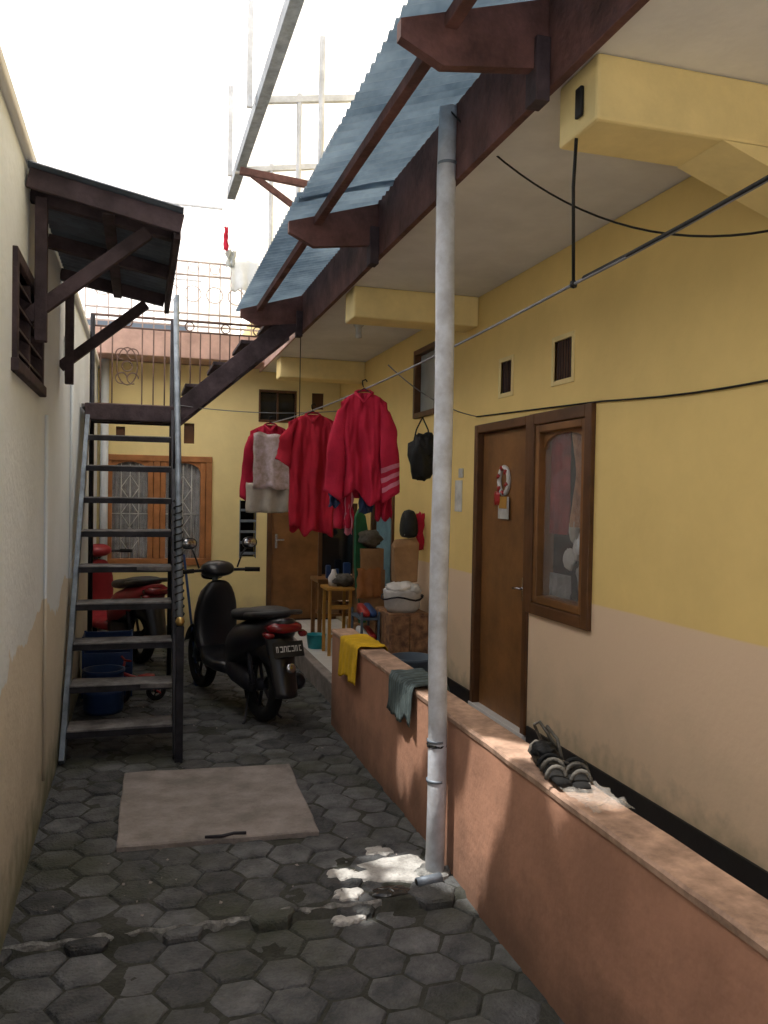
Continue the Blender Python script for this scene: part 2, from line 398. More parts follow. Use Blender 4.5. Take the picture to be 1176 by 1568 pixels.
def arch(nm,kind,p,u0,u1,ztop,drop,m,par,th=.03,n=16,base=.012):
    v=[];f=[]
    def P(u,z,d): return (p+d,u,z) if kind=='x' else (u,p+d,z)
    for i in range(n+1):
        t=i/n;u=u0+(u1-u0)*t; zz=ztop-base-drop*(1-math.sqrt(max(0,1-(2*t-1)**2)))
        for d in (0,th): v+=[P(u,ztop,d),P(u,zz,d)]
    for i in range(n):
        k=i*4
        f+=[(k,k+1,k+5,k+4),(k+2,k+6,k+7,k+3),(k+1,k+3,k+7,k+5)]
    return mesh(nm,v,f,m,par)
window_x('front_window',3.97,4.716,1.0,2.235,XR,M_frame,rb)
window_x('front_window_sash',4.043,4.645,1.073,2.162,XR+.012,M_brown,rb,.045)
arch('front_window_arch','x',XR+.02,4.089,4.599,2.116,.09,M_brown,rb)
box('front_window_glass',XR+.03,XR+.034,4.085,4.603,1.115,2.117,M_glass,rb,0)
def curtain(nm,kind,p,u0,u1,z0,z1,m,par,folds=7,amp=.018,pinch=0,slant=0):
    def fn(a,b):
        z=z1+(z0-z1)*b
        u=u0+(u1-u0)*a+slant*b
        if pinch: u=u0+(u1-u0)*a*(1-pinch*math.sin(b*math.pi)**2)
        d=amp*math.sin(a*folds*2*math.pi+1.5*noise.noise((a*3,b*2,p)))+.006*noise.noise((a*9,b*9,1))
        return (p+d,u,z) if kind=='x' else (u,p+d,z)
    return grid(nm,fn,60,14,m,par,solid=0)
curtain('window_curtain_red','x',XR+.075,4.38,4.60,1.50,2.15,M_curt2,rb,4,.015)
curtain('window_curtain_orange','x',XR+.07,4.13,4.34,1.55,2.15,M_org,rb,4,.018,.3)
curtain('window_curtain_low','x',XR+.085,4.36,4.62,1.12,1.26,M_curtb,rb,5,.012)
box('window_interior',XR+.30,XR+.31,3.8,4.8,.9,2.3,M_dark,rb,0)
lump('window_shelf_item_a',.03,.08,.11,M_curtb,rb,3,(XR+.09,4.2,1.14)); lump('window_shelf_item_b',.03,.05,.06,M_curt,rb,5,(XR+.08,4.26,1.36)); lump('window_shelf_item_c',.03,.06,.06,M_paper,rb,8,(XR+.09,4.38,1.30))
lump('window_shelf_item_d',.03,.04,.08,M_beige,rb,9,(XR+.09,4.33,1.46))
tube('bottle_on_sill',[(XR+.06,4.18,1.40),(XR+.06,4.19,1.48),(XR+.06,4.19,1.53)],[.03,.03,.012],M_pvc,rb)
for i,(a,b_,c,d) in enumerate([(5.04,5.21,2.42,2.63),(4.24,4.45,2.41,2.64)]):
    boxes('vent_trim_%d'%i,[(XR-.008,XR+.02,a-.03,a,c-.03,d+.03),(XR-.008,XR+.02,b_,b_+.03,c-.03,d+.03),(XR-.008,XR+.02,a,b_,d,d+.03),(XR-.008,XR+.02,a,b_,c-.03,c)],M_yelc,rb,.003)
    box('vent_dark_%d'%i,XR+.012,XR+.018,a,b_,c,d,M_frame,rb,0)
    boxes('vent_mesh_%d'%i,[(XR+.004,XR+.010,a+k*(b_-a)/7-.002,a+k*(b_-a)/7+.002,c,d) for k in range(1,7)],M_dwood,rb,0)
window_x('transom_window',6.44,7.04,2.40,3.0,XR,M_frame,rb,.045)
box('transom_pane',XR+.03,XR+.035,6.47,7.01,2.43,2.97,M_pgreyg,rb,0)
door_x('side_door',7.62,8.42,TZ,2.2,XR,M_door2,M_frame,rb)
tube('wall_cable',sag((XR-.008,5.62,2.30),(XR-.01,3.9,2.235),.0,4)+sag((XR-.01,3.85,2.235),(XR-.01,0.5,2.42),.12)[1:],.005,M_wire,rb)
box('wall_notice',XR-.006,XR-.001,5.88,6.02,1.60,1.84,M_paper,rb,0)
boxes('light_switch',[(XR-.012,XR-.001,5.86,5.94,1.86,1.93)],M_paper,rb)
lathe('ceiling_lamp_holder',[(0,0),(.045,0),(.045,-.03),(.025,-.05),(.025,-.10),(.03,-.13),(0,-.14)],M_paper,rb,(1.75,6.8,3.172))
box('beam_socket',XP+.015,XP+.028,2.50,2.54,3.0,3.10,M_black,rb)
up=empty('upper_veranda_frame')
tubes('posts',[([(XP-.02,y,3.45),(XP-.02,y,5.38)],.024) for y in (6.6,7.6,9.3)],M_hazy,up)
plank('gutter_beam',(1.0,4.2,5.15),(1.02,10.3,5.35),.10,.13,M_gmetal,up)
for i,y in enumerate((5.4,7.6,9.3)): plank('rafter_%d'%i,(.95,y,5.26),(XR,y,5.5),.05,.06,M_hazy,up)
tubes('rails',[([(XP-.02,6.0,z),(XP-.02,9.9,z)],.012) for z in (4.4,4.15,3.9)],M_hazy,up)
plank('outrigger',(.75,6.9,4.35),(XP,6.9,4.3),.04,.06,M_fascia,up)
plank('outrigger_brace',(.85,6.9,4.33),(XP,6.9,4.0),.03,.05,M_fascia,up)
mesh('added_glow_sheet',[(.97,4.3,5.335),(XR-.002,4.3,5.60),(XR-.002,22,5.60),(.97,22,5.345)],[(0,1,2,3)],M_diffuser,up)  # added sheet, glows white where open sky would show
# ---------------------------------------------------------------- parapet
pa=empty('terrace_parapet')
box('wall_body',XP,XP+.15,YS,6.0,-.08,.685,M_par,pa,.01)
def cap():
    n=90; v=[];f=[]
    for i in range(n+1):
        y=YS+(6.006-YS)*i/n; a=.004*noise.noise((y*4,1,1)); b_=.004*noise.noise((y*5,7,1))
        v+=[(XP-.006+a,y,.684),(XP-.009+a,y,.704+b_),(XP-.002+a,y,.714+b_),(XP+.152-b_,y,.714+a),(XP+.159-b_,y,.704+a),(XP+.156-b_,y,.684)]
    for i in range(n):
        for j in range(5): k=i*6+j; f.append((k,k+6,k+7,k+1))
    f.append(tuple(range(6))); f.append(tuple(n*6+j for j in range(6))[::-1])
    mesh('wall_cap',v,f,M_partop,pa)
cap()
# ---------------------------------------------------------------- back building
bb=empty('back_house')
wall_holes('front_wall','y',YB,.15,-.62,XR+.002,-.1,3.2,[(-.40,.76,.90,2.10),(1.37,1.79,2.60,2.93),(1.15,1.33,.94,1.62),(1.50,2.32,.0,2.15),(-.28,-.18,2.28,2.45),(.48,.6,2.28,2.52),(2.0,2.15,2.75,2.95)],M_yelb,bb)
box('interior_dark',-.6,2.4,YB+.5,YB+.55,0,3.1,M_dark,bb,0)
box('balcony_slab',-3,XP-.02,YB-.45,YB+.3,3.21,3.50,M_pinkslab,bb,.01)
boxes('window_frame',[(a,b_,YB-.03,YB+.06,c,d) for a,b_,c,d in [(-.45,.81,2.06,2.13),(-.45,.81,.85,.93)]]+[(x,x+.07,YB-.03,YB+.06,.93,2.06) for x in (-.45,.145,.74)]+
   [(x,x+.06,YB-.02,YB+.05,.93,2.06) for x in (-.375,.08,.22,.675)],M_frameo,bb,.006)
arch('window_arch_a','y',YB-.01,-.315,.08,2.06,.10,M_frameo,bb)
arch('window_arch_b','y',YB-.01,.28,.675,2.06,.10,M_frameo,bb)
curtain('lace_curtain_a','y',YB+.07,-.33,.09,.9,2.08,M_curtb,bb,6)
curtain('lace_curtain_b','y',YB+.07,.27,.69,.9,2.08,M_curtb,bb,6)
gr=[]
for x0 in (-.315,.28):
    x1=x0+.395; xm=(x0+x1)/2
    for k in range(3):
        xx=x0+(k+1)*(x1-x0)/4; gr.append(([(xx,YB+.02,.93),(xx,YB+.02,2.03)],.005))
    for zc in (1.15,1.45,1.75):
        gr.append(([(xm,YB+.018,zc-.15),(xm+.1,YB+.018,zc),(xm,YB+.018,zc+.15),(xm-.1,YB+.018,zc),(xm,YB+.018,zc-.15)],.006))
    gr.append(([(x0,YB+.018,1.45),(x1,YB+.018,1.45)],.006))
tubes('window_grille',gr,M_paper,bb,6)
boxes('window_glass',[(-.315,.08,YB+.035,YB+.038,.93,2.06),(.28,.675,YB+.035,YB+.038,.93,2.06)],M_glass,bb,0)
tube('drain_pipe',[(-.40,YB-.07,-.02),(-.40,YB-.07,3.2)],.045,M_pvc,bb)
boxes('vents',[(-.28,-.18,YB+.05,YB+.06,2.28,2.45),(.48,.6,YB+.05,YB+.06,2.28,2.52),(2.0,2.15,YB+.05,YB+.06,2.75,2.95)],M_frame,bb,0)
boxes('high_window_frame',[(1.35,1.81,YB-.01,YB+.05,2.93,2.96),(1.35,1.81,YB-.01,YB+.05,2.57,2.60),(1.35,1.37,YB-.01,YB+.05,2.60,2.93),(1.79,1.81,YB-.01,YB+.05,2.6,2.93),(1.57,1.59,YB,YB+.05,2.6,2.93)],M_frame,bb)
box('high_window_glass',1.37,1.79,YB+.04,YB+.045,2.6,2.93,M_glassd,bb,0)
boxes('louvre',[(1.15,1.33,YB+.0,YB+.05,.97+i*.13,1.0+i*.13) for i in range(5)]+[(1.14,1.15,YB-.01,YB+.05,.93,1.63),(1.33,1.34,YB-.01,YB+.05,.93,1.63)],M_gmetal,bb)
boxes('door_frame',[(1.47,1.53,YB-.02,YB+.06,TZ,2.17),(2.28,2.34,YB-.02,YB+.06,TZ,2.17),(1.53,2.28,YB-.02,YB+.06,2.11,2.17)],M_frame,bb,.005)
box('door_leaf',1.533,2.277,YB+.015,YB+.05,TZ+.01,2.107,M_brown,bb,.003)
boxes('door_handle',[(1.57,1.60,YB-.0,YB+.014,1.05,1.22),(1.57,1.68,YB-.03,YB-.012,1.14,1.16)],M_chrome,bb,.003)
def ring(cx,cz,r_,y=7.93,a0=0,a1=2*math.pi,n=20,w=.006,ry=None): return ([(cx+r_*math.cos(a0+(a1-a0)*i/n),y,cz+(ry or r_)*math.sin(a0+(a1-a0)*i/n)) for i in range(n+1)],w)
br=empty('upper_balcony_railing')
rl=[([(-.6,9.6,z),(1.34,9.6,z)],.013) for z in (3.58,3.72,4.15,4.3)]+[([(-.6+i*.12,9.6,3.5),(-.6+i*.12,9.6,4.3)],.008) for i in range(17)]
for i in range(8): rl.append(ring(-.42+i*.24,3.94,.09,9.59,w=.007)); rl.append(ring(-.42+i*.24,4.225,.05,9.59,w=.006))
tubes('bars',rl,M_railg,br,6)
bb2=empty('upper_laundry')
def hang(nm,x0,x1,y,z1,z0,m,par,folds=3,amp=.02,seed=0):
    return grid(nm,lambda a,b:(x0+(x1-x0)*a+.03*noise.noise((a*3,b*3,seed)),y+amp*math.sin(a*folds*6.28+seed)*(.3+b),z1+(z0-z1)*b+.04*noise.noise((a*4,seed,b))),18,12,m,par,.005)
hang('cloth_b',.90,1.0,9.5,4.44,4.25,M_pgreyg,bb2,2,.02,2); hang('cloth_c',.86,.91,9.45,4.68,4.42,M_red,bb2,1,.02,3)
hang('cloth_e',.95,1.25,9.5,4.33,4.0,M_pvc,bb2,2,.02,6); hang('cloth_f',.02,.22,9.5,4.33,4.16,M_pink,bb2,2,.02,7)
# ---------------------------------------------------------------- left building
lb=empty('left_house')
wall_holes('lane_wall','x',XL-.15,.15,YS,YB+.2,-.1,3.10,[(3.50,4.35,2.22,2.60),(5.65,5.9,2.45,2.7)],M_left,lb)
box('wall_coping',XL-.2,XL+.03,YS,YB+.2,3.102,3.16,M_white,lb,.01)
box('unseen_bounce_roof',-5.0,XL-.16,YS,11,2.94,3.02,M_bounce,lb,0)
box('back_parapet',-5.1,-5.0,YS,11,2.9,4.0,M_white,lb,0)
box('window_dark',XL-.14,XL-.13,3.4,4.4,2.15,2.65,M_dark,lb,0)
boxes('window_frame',[(XL-.1,XL+.02,3.46,3.51,2.17,2.65),(XL-.1,XL+.02,4.33,4.38,2.17,2.65),(XL-.1,XL+.02,3.51,4.33,2.60,2.65),(XL-.1,XL+.03,3.44,4.40,2.17,2.22),(XL-.08,XL+.01,3.90,3.94,2.22,2.60)],M_dwood,lb,.005)
for k in range(4):
    z=2.25+k*.09
    mesh('louvre_%d'%k,[(XL-.08,3.515,z+.05),(XL+.015,3.515,z),(XL+.015,4.325,z),(XL-.08,4.325,z+.05),(XL-.08,3.515,z+.062),(XL+.015,3.515,z+.012),(XL+.015,4.325,z+.012),(XL-.08,4.325,z+.062)],BF,M_dwood,lb)
box('small_vent',XL-.1,XL-.09,5.6,5.95,2.4,2.75,M_dark,lb,0)
tube('conduit',[(XL+.012,4.6,.2),(XL+.012,4.6,2.1)],.009,M_left,lb)
tube('conduit_b',[(XL+.012,6.2,.9),(XL+.012,6.2,3.0)],.012,M_left,lb)
la=empty('window_awning')
def corr(nm,x0,x1,z0,z1,y0,y1,m,par,pitch=.076,amp=.011,nx=4):
    ny=int((y1-y0)/pitch*8); v=[];f=[]
    for j in range(ny+1):
        y=y0+(y1-y0)*j/ny; a=amp*math.sin(2*math.pi*(y-y0)/pitch)
        for i in range(nx+1):
            t=i/nx; v.append((x0+(x1-x0)*t+(.012*noise.noise((int((y-y0)/.7),3,1)) if i==0 else 0),y,z0+(z1-z0)*t+a))
    for j in range(ny):
        for i in range(nx): k=j*(nx+1)+i; f.append((k,k+1,k+nx+2,k+nx+1))
    return mesh(nm,v,f,m,par,smooth=True)
corr('roof_sheet',.17,XL+.01,2.96,3.085,3.76,5.5,M_corrd,la)
box('eave_board',.13,.16,3.82,5.45,2.84,2.93,M_dwood,la)
plank('barge_board',(XL+.01,3.80,3.03),(.165,3.80,2.90),.025,.085,M_dwood,la,(0,1,0))
for i,y in enumerate((3.98,4.7,5.4)):
    plank('rafter_%d'%i,(XL,y,3.02),(.13,y,2.91),.05,.07,M_dwood,la,(0,1,0))
for i,y in enumerate((3.90,5.4)):
    plank('brace_%d'%i,(XL,y,2.46),(.02,y,2.88),.045,.06,M_dwood,la,(0,1,0))
    plank('wall_post_%d'%i,(XL+.055,y,2.36),(XL+.055,y,2.98),.05,.05,M_dwood,la,(0,1,0))
plank('purlin',(-.15,3.82,2.94),(-.15,5.45,2.94),.05,.05,M_dwood,la)
# ---------------------------------------------------------------- added translucent roof, spreads sunlight into the lane
tr=empty('added_diffuser_roof')
ZC=6.2
def diffuser_canopy():
    v=[];f=[]
    def q(x0,x1,y0,y1):
        k=len(v); v.extend([(x0,y0,ZC),(x1,y0,ZC),(x1,y1,ZC),(x0,y1,ZC)]); f.append((k,k+1,k+2,k+3))
    X0,X1,Y0,Y1=-1.95,-.25,2.2,4.6
    YE=23
    q(-7.0,X0,.9,YE); q(X1,1.6,.9,YE); q(X0,X1,.9,Y0); q(X0,X1,Y1,YE)
    spot_holes=[((-1.25,3.46),(-.93,3.02),.125),((-1.12,4.27),(-.95,3.85),.075),((-.88,3.0),(-.82,2.92),.09),((-.87,2.55),(-.83,2.42),.085),  # holes placed to shape the sun spots below
          ((-1.50,3.74),(-1.38,3.62),.09),((-1.46,3.50),(-1.34,3.52),.07),((-1.71,3.61),(-1.68,3.59),.07),((-1.73,3.42),(-1.70,3.42),.06),((-1.76,3.27),(-1.72,3.27),.05),((-1.17,3.53),(-1.14,3.52),.07),((-1.49,3.81),(-1.47,3.80),.05)]
    d=.02; nx=int(round((X1-X0)/d)); ny=int(round((Y1-Y0)/d))
    for i in range(nx):
        for j in range(ny):
            c=Vector((X0+(i+.5)*d,Y0+(j+.5)*d)); hole=False
            for a,b_,r_ in spot_holes:
                a=Vector(a);b_=Vector(b_); t=max(0,min(1,(c-a).dot(b_-a)/(b_-a).length_squared))
                if (c-a.lerp(b_,t)).length<r_*(1+.4*noise.noise((c.x*12,c.y*12,0))): hole=True;break
            if not hole: q(X0+i*d,X0+(i+1)*d,Y0+j*d,Y0+(j+1)*d)
    return mesh('diffuser_sheets',v,f,M_diffuser,tr)
diffuser_canopy()
boxes('added_diffuser_purlins',[(-6.9,1.55,y,y+.035,ZC-.05,ZC-.015) for y in (1.1,13.3,18)],M_hazy,tr,.004)
boxes('added_diffuser_rafters',[(x,x+.035,1.0,22.8,ZC-.09,ZC-.055) for x in (-2.2,)],M_hazy,tr,.004)
boxes('added_diffuser_struts',[(-4.9,-4.85,y,y+.05,3.0,ZC-.06) for y in (1.1,9.3)]+[(.88,.93,y,y+.04,5.2,ZC-.02) for y in (7.6,9.3)],M_hazy,tr,.004)
# ---------------------------------------------------------------- awning (right)
aw=empty('corrugated_awning')
corr('sheet_near',.80,XP+.02,3.30,3.50,1.75,4.5,M_corr,aw)
corr('sheet_far',.79,XP+.02,3.325,3.475,4.42,7.45,M_corr,aw)
corr('sheet_front',.70,XP+.02,3.29,3.515,1.0,1.80,M_corr,aw)
for i,y in enumerate((1.2,2.62,4.75,7.15)):
    mesh('bracket_%d'%i,[(XP-.047,y,3.20),(XP-.047,y,3.44),(.80,y,3.28),(.80,y,3.22),(.95,y,3.15),(XP-.047,y+.045,3.20),(XP-.047,y+.045,3.44),(.80,y+.045,3.28),(.80,y+.045,3.22),(.95,y+.045,3.15)],
        [(0,1,2,3,4),(9,8,7,6,5),(0,5,6,1),(1,6,7,2),(2,7,8,3),(3,8,9,4),(4,9,5,0)],M_fascia,aw)
    box('cleat_%d'%i,XP-.10,XP-.046,y-.02,y+.065,3.08,3.30,M_dwood,aw)
plank('purlin',(.98,1.0,3.30),(.96,7.45,3.30),.045,.05,M_fascia,aw)
# ---------------------------------------------------------------- pole
po=empty('support_pole')
pp=[(1.305,3.52,-.06)]+[(1.305+.005*math.sin(i*1.3),3.52+.003*math.cos(i*2.1),i*.35) for i in range(1,10)]+[(1.31,3.53,3.46)]
tube('pipe',pp,.043,M_pole,po,20)
tubes('clamps',[([(1.305,3.52,z),(1.305,3.52,z+.012)],.0455) for z in (.42,.60,3.2)],M_gmetal,po,20)
tube('tie_wire',[(1.305+.046*math.cos(k*.8),3.52+.046*math.sin(k*.8),.58+k*.0004) for k in range(30)],.002,M_wire,po,5)
blob('footing',1.30,3.52,.09,.08,-.03,.045,M_concl,po,5)
# ---------------------------------------------------------------- stairs
st=empty('steel_staircase')
A=Vector((-.455,5.50,0));B=Vector((-.415,7.22,2.40)); A2=Vector((.235,5.44,0)); B2=Vector((.255,7.18,2.40))
plank('stringer_left',A,B,.035,.11,M_gmetal,st,(1,0,0))
plank('stringer_right',A2,B2,.04,.12,M_dmetal,st,(1,0,0))
for i in range(9):
    t=(.19+.244*i)/2.4; p=A.lerp(B,t);q=A2.lerp(B2,t)
    w=random.uniform(-.006,.006)
    v=bv(p.x+.02,q.x-.022,p.y-.13,p.y+.10,p.z-.022,p.z+.012)
    v=[(x,y+w*3*(x>0),z+w*(x>0)) for x,y,z in v]
    mesh('tread_%d'%i,v,BF,M_tread,st,bevel=.006)
    box('tread_lip_%d'%i,p.x+.02,q.x-.022,p.y-.14,p.y-.137,p.z-.035,p.z+.004,M_dmetal,st,0)
box('landing_deck',XL+.01,.30,7.16,7.98,2.39,2.42,M_tread,st)
box('landing_beam',XL+.04,.29,7.10,7.157,2.29,2.42,M_dwood,st)
boxes('landing_joists',[(XL+.02,.3,y,y+.04,2.32,2.388) for y in (7.4,7.65,7.9)],M_dmetal,st)
tubes('landing_posts',[([(.27,7.93,0),(.27,7.93,3.3)],.022),([(XL+.05,7.93,0),(XL+.05,7.93,3.3)],.022)],M_dmetal,st)
plank('newel_post',(.25,5.40,-.03),(.25,5.40,.86),.05,.05,M_dmetal,st,(1,0,0))
lathe('newel_ball',[(0,0),(.02,.005),(.03,.03),(.02,.055),(0,.06)],M_gold,st,(.25,5.40,.86))
tube('handrail',[(.25,5.40,.83),(.26,6.2,1.93),(.265,7.14,3.28),(.265,7.2,3.33)],.022,M_gmetal,st)
tube('upper_post',[(.275,7.14,2.3),(.275,7.14,3.35)],.02,M_gmetal,st)
tube('coiled_cord',[(.25+.028*math.cos(k*.7),5.45+k*.0035+.028*math.sin(k*.7),.88+k*.0052) for k in range(150)],.006,M_wire,st,6)
bal=[]
for t in (.25,.5,.75): 
    p=A2.lerp(B2,t); bal.append(([(.25,p.y,p.z),(.255,p.y,p.z+.87)],.008))
tubes('balusters',bal,M_dmetal,st)
for i,y in enumerate((7.18,7.92)):
    plank('upper_stringer_%d'%i,(.27,y,2.36),(1.36,y,3.30),.04,.16,M_dwood,st,(0,1,0))
for i in range(4):
    x=.45+i*.23; z=2.60+i*.2
    box('upper_tread_%d'%i,x-.1,x+.12,7.2,7.9,z,z+.03,M_dwood,st)
ra=[([(XL+.03,7.93,3.30),(1.30,7.93,3.30)],.013),([(XL+.03,7.93,3.20),(1.30,7.93,3.20)],.009),([(XL+.03,7.93,2.50),(.28,7.93,2.50)],.009)]
xs=[XL+.05,-.36,-.26,.0,.10,.2]+[.34+i*.09 for i in range(11)]
for x in xs:
    z0=2.42 if x<.3 else 2.42+(x-.27)*.86
    ra.append(([(x,7.93,z0),(x,7.93,3.20)],.007))
for x in (-.13,.42,.75,1.05): ra.append(ring(x,3.25,.04))
for sx in (-1,1):
    for sz in (-1,1):
        ra.append(ring(-.13+sx*.05,2.85+sz*.11,.05,a0=0,a1=5))
ra.append(ring(-.13,2.85,.045)); ra.append(ring(-.13,2.85,.09,ry=.17))
tubes('railing',ra,M_rail,st,6)
# ---------------------------------------------------------------- wires
wi=empty('clothesline')
tube('main_line',sag((1.45,.2,2.62),(1.45,2.62,2.47),.03,8)+sag((1.45,2.62,2.47),(1.46,9.9,2.55),.07,30)[1:],.0055,M_wireg,wi,6)
tube('hanger_rope',[(1.42,2.56,3.05),(1.43,2.6,2.8),(1.45,2.62,2.47)],.006,M_wire,wi,6)
lathe('knot',[(0,-.015),(.012,-.01),(.014,0),(.012,.01),(0,.015)],M_wire,wi,(1.45,2.62,2.47),8)
tube('dark_sheath',sag((1.45,.2,2.625),(1.45,2.55,2.475),.03,8),.0075,M_wire,wi,6)
w2=empty('overhead_cable')
tube('cable',sag((1.30,3.50,3.44),(2.30,2.1,2.72),.32,24),.0045,M_wire,w2,6)
w3=empty('second_clothesline')
tube('line',sag((.27,7.14,2.44),(1.9,7.4,2.5),.05),.004,M_wireg,w3,6)
tube('line_b',sag((1.6,5.4,2.6),(XR-.01,5.6,2.30),.06),.004,M_wireg,w3,6)
tube('drop_cord',[(1.33,7.2,3.2),(1.33,7.2,2.2)],.004,M_wire,w3,6)
# ---------------------------------------------------------------- laundry
def hanger(par,x,y,z,w=.2,m=M_wire):
    pts=[(x+.02,y,z+.045),(x+.01,y,z+.06),(x-.012,y,z+.05),(x-.01,y,z+.025),(x,y,z),(x-w,y,z-.08),(x+w,y,z-.08),(x,y,z)]
    tube('hanger',pts,.005,m,par,6)
def shirt(name,x,y,z,sh,wb,ln,m,seed=0,yaw=0,sleeve=.5,stripes=None,under=None,hemsl=0):
    e=empty(name,(x,y,z),yaw)
    hanger(e,0,0,0,sh*.8)
    def side(sgn):
        def fn(a,b):
            u=a*2-1
            w=sh+(wb-sh)*min(1,b*1.1)
            zt=-.02-.075*abs(u)**1.6
            if abs(u)<.28: zt-=.04*(1-abs(u)/.28)*(1 if sgn<0 else .2)
            zb=-ln*(1+.10*noise.noise((u*1.7,seed,sgn))+hemsl*u)
            z=zt+(zb-zt)*b
            d=.045*max(0,1-u*u)**.5*(.4+.7*b)*sgn
            wob=2*noise.noise((b*1.5,seed,sgn))
            d+=(.028*math.sin(u*7+seed*2+wob)+.010*math.sin(u*15+seed+wob*2))*(.15+b)+.035*noise.noise((u*2.2,b*3,seed+sgn))+.014*noise.noise((u*7,b*6,seed))
            return (u*w*(1+.07*noise.noise((b*3,seed,sgn*2+u))),d,z)
        return fn
    grid('front',side(-1),60,36,m,e,.003); grid('back',side(1),60,36,m,e,.003)
    if sleeve:
      for sgn in (-1,1):
        L_=sleeve*(1+.10*sgn*((seed%3)-1))
        v=[];f=[];n=24;K=20
        for k in range(K+1):
            t=k/K; cx=sgn*(sh*.86+.03*math.sin(min(1,t*3)*1.57)+.03*t); cz=-.115-L_*t
            r_=.044+.018*t
            for j in range(n):
                q=2*math.pi*j/n
                wv=1+.12*math.sin(q*3+seed+t*4)*(.3+t)+.22*noise.noise((math.cos(q)*1.5,t*6,seed+math.sin(q)))
                v.append((cx+r_*wv*math.cos(q),.030*wv*math.sin(q)-.02+.016*math.sin(t*8+seed),cz+.045*(1-t)**2*(-sgn*math.cos(q))+t*.04*math.cos(q)*sgn))
        mi=[]
        for k in range(K):
            for j in range(n):
                a=k*n+j;b_=k*n+(j+1)%n; f.append((a,b_,b_+n,a+n)); mi.append(1 if stripes and sgn==1 and k in (13,15,17) else 0)
        mesh('sleeve_%s'%('l' if sgn<0 else 'r'),v,f,m,e,smooth=True,mats=[M_pink],mi=mi,solid=.003)
    if under:
        for i,(x0,x1,z1,z0,mm) in enumerate(under): 
            hang('under_%d'%i,x0,x1,.03,z1,z0,mm,e,2,.02,seed+i)
    tube('collar',[(-.06,-.02,-.03),(-.04,.02,-.015),(0,.03,-.01),(.04,.02,-.015),(.06,-.02,-.03),(.0,-.06,-.10),(-.06,-.02,-.03)],.009,m,e,8)
    return e
shirt('red_shirt',1.44,5.42,2.435,.155,.165,.74,M_red,1,R(-14),.62,True,[(-.23,-.15,-.6,-.80,M_denim),(-.19,-.06,-.6,-.95,M_red),(-.02,.07,-.6,-.84,M_denim),(.09,.2,-.55,-.88,M_red),(-.12,-.07,-.7,-.98,M_pink)],.04)
shirt('red_shirt',1.36,6.75,2.40,.20,.18,.99,M_red2,2,R(-12),.36,False,None,.03)
shirt('red_shirt',1.25,8.35,2.43,.20,.24,.60,M_red,3,R(-10),.62,False,[(-.2,.2,-.5,-.86,M_beige)])
tw=empty('patterned_towel',(1.27,8.22,2.32),R(-12))
hang('cloth',-.20,.25,-.07,-.02,-.56,M_flor,tw,2,.03,5)
hang('cloth_lower',-.27,.20,-.02,-.5,-.80,M_beige,tw,3,.03,8)
hb=empty('hanging_black_bag',(2.18,6.35,2.30))
tube('strap',[(0,0,.05),(-.05,0,-.05),(-.07,0,-.14)],.006,M_wire,hb,6); tube('strap_b',[(0,0,.05),(.05,0,-.05),(.06,0,-.14)],.006,M_wire,hb,6)
lump('body',.12,.07,.17,M_bag,hb,21,(0,0,-.43),-9); lump('fold',.08,.05,.10,M_bag,hb,22,(.03,-.03,-.28),-9)
# ---------------------------------------------------------------- scooter
def wheel(par,x,r_=.27,w=.05,nm='wheel'):
    v=[];f=[];n=36;m_=12
    for i in range(n):
        q=2*math.pi*i/n
        for j in range(m_):
            p=2*math.pi*j/m_; rr=r_-w*.9+w*.9*math.cos(p)
            v.append((x+rr*math.cos(q),w*math.sin(p),r_+rr*math.sin(q)))
    for i in range(n):
        for j in range(m_): f.append((i*m_+j,((i+1)%n)*m_+j,((i+1)%n)*m_+(j+1)%m_,i*m_+(j+1)%m_))
    mesh(nm+'_tyre',v,f,M_rubber,par,smooth=True)
    L_=[([(x,-.05,r_),(x,.05,r_)],.05)]
    for k in range(5):
        q=k*2*math.pi/5; L_.append(([(x,0,r_),(x+(r_-.07)*math.cos(q),0,r_+(r_-.07)*math.sin(q))],.014))
    L_.append(([(x+(r_-.085)*math.cos(i*math.pi/12),0,r_+(r_-.085)*math.sin(i*math.pi/12)) for i in range(25)],.016))
    tubes(nm+'_rim',L_,M_dmetal,par,8)
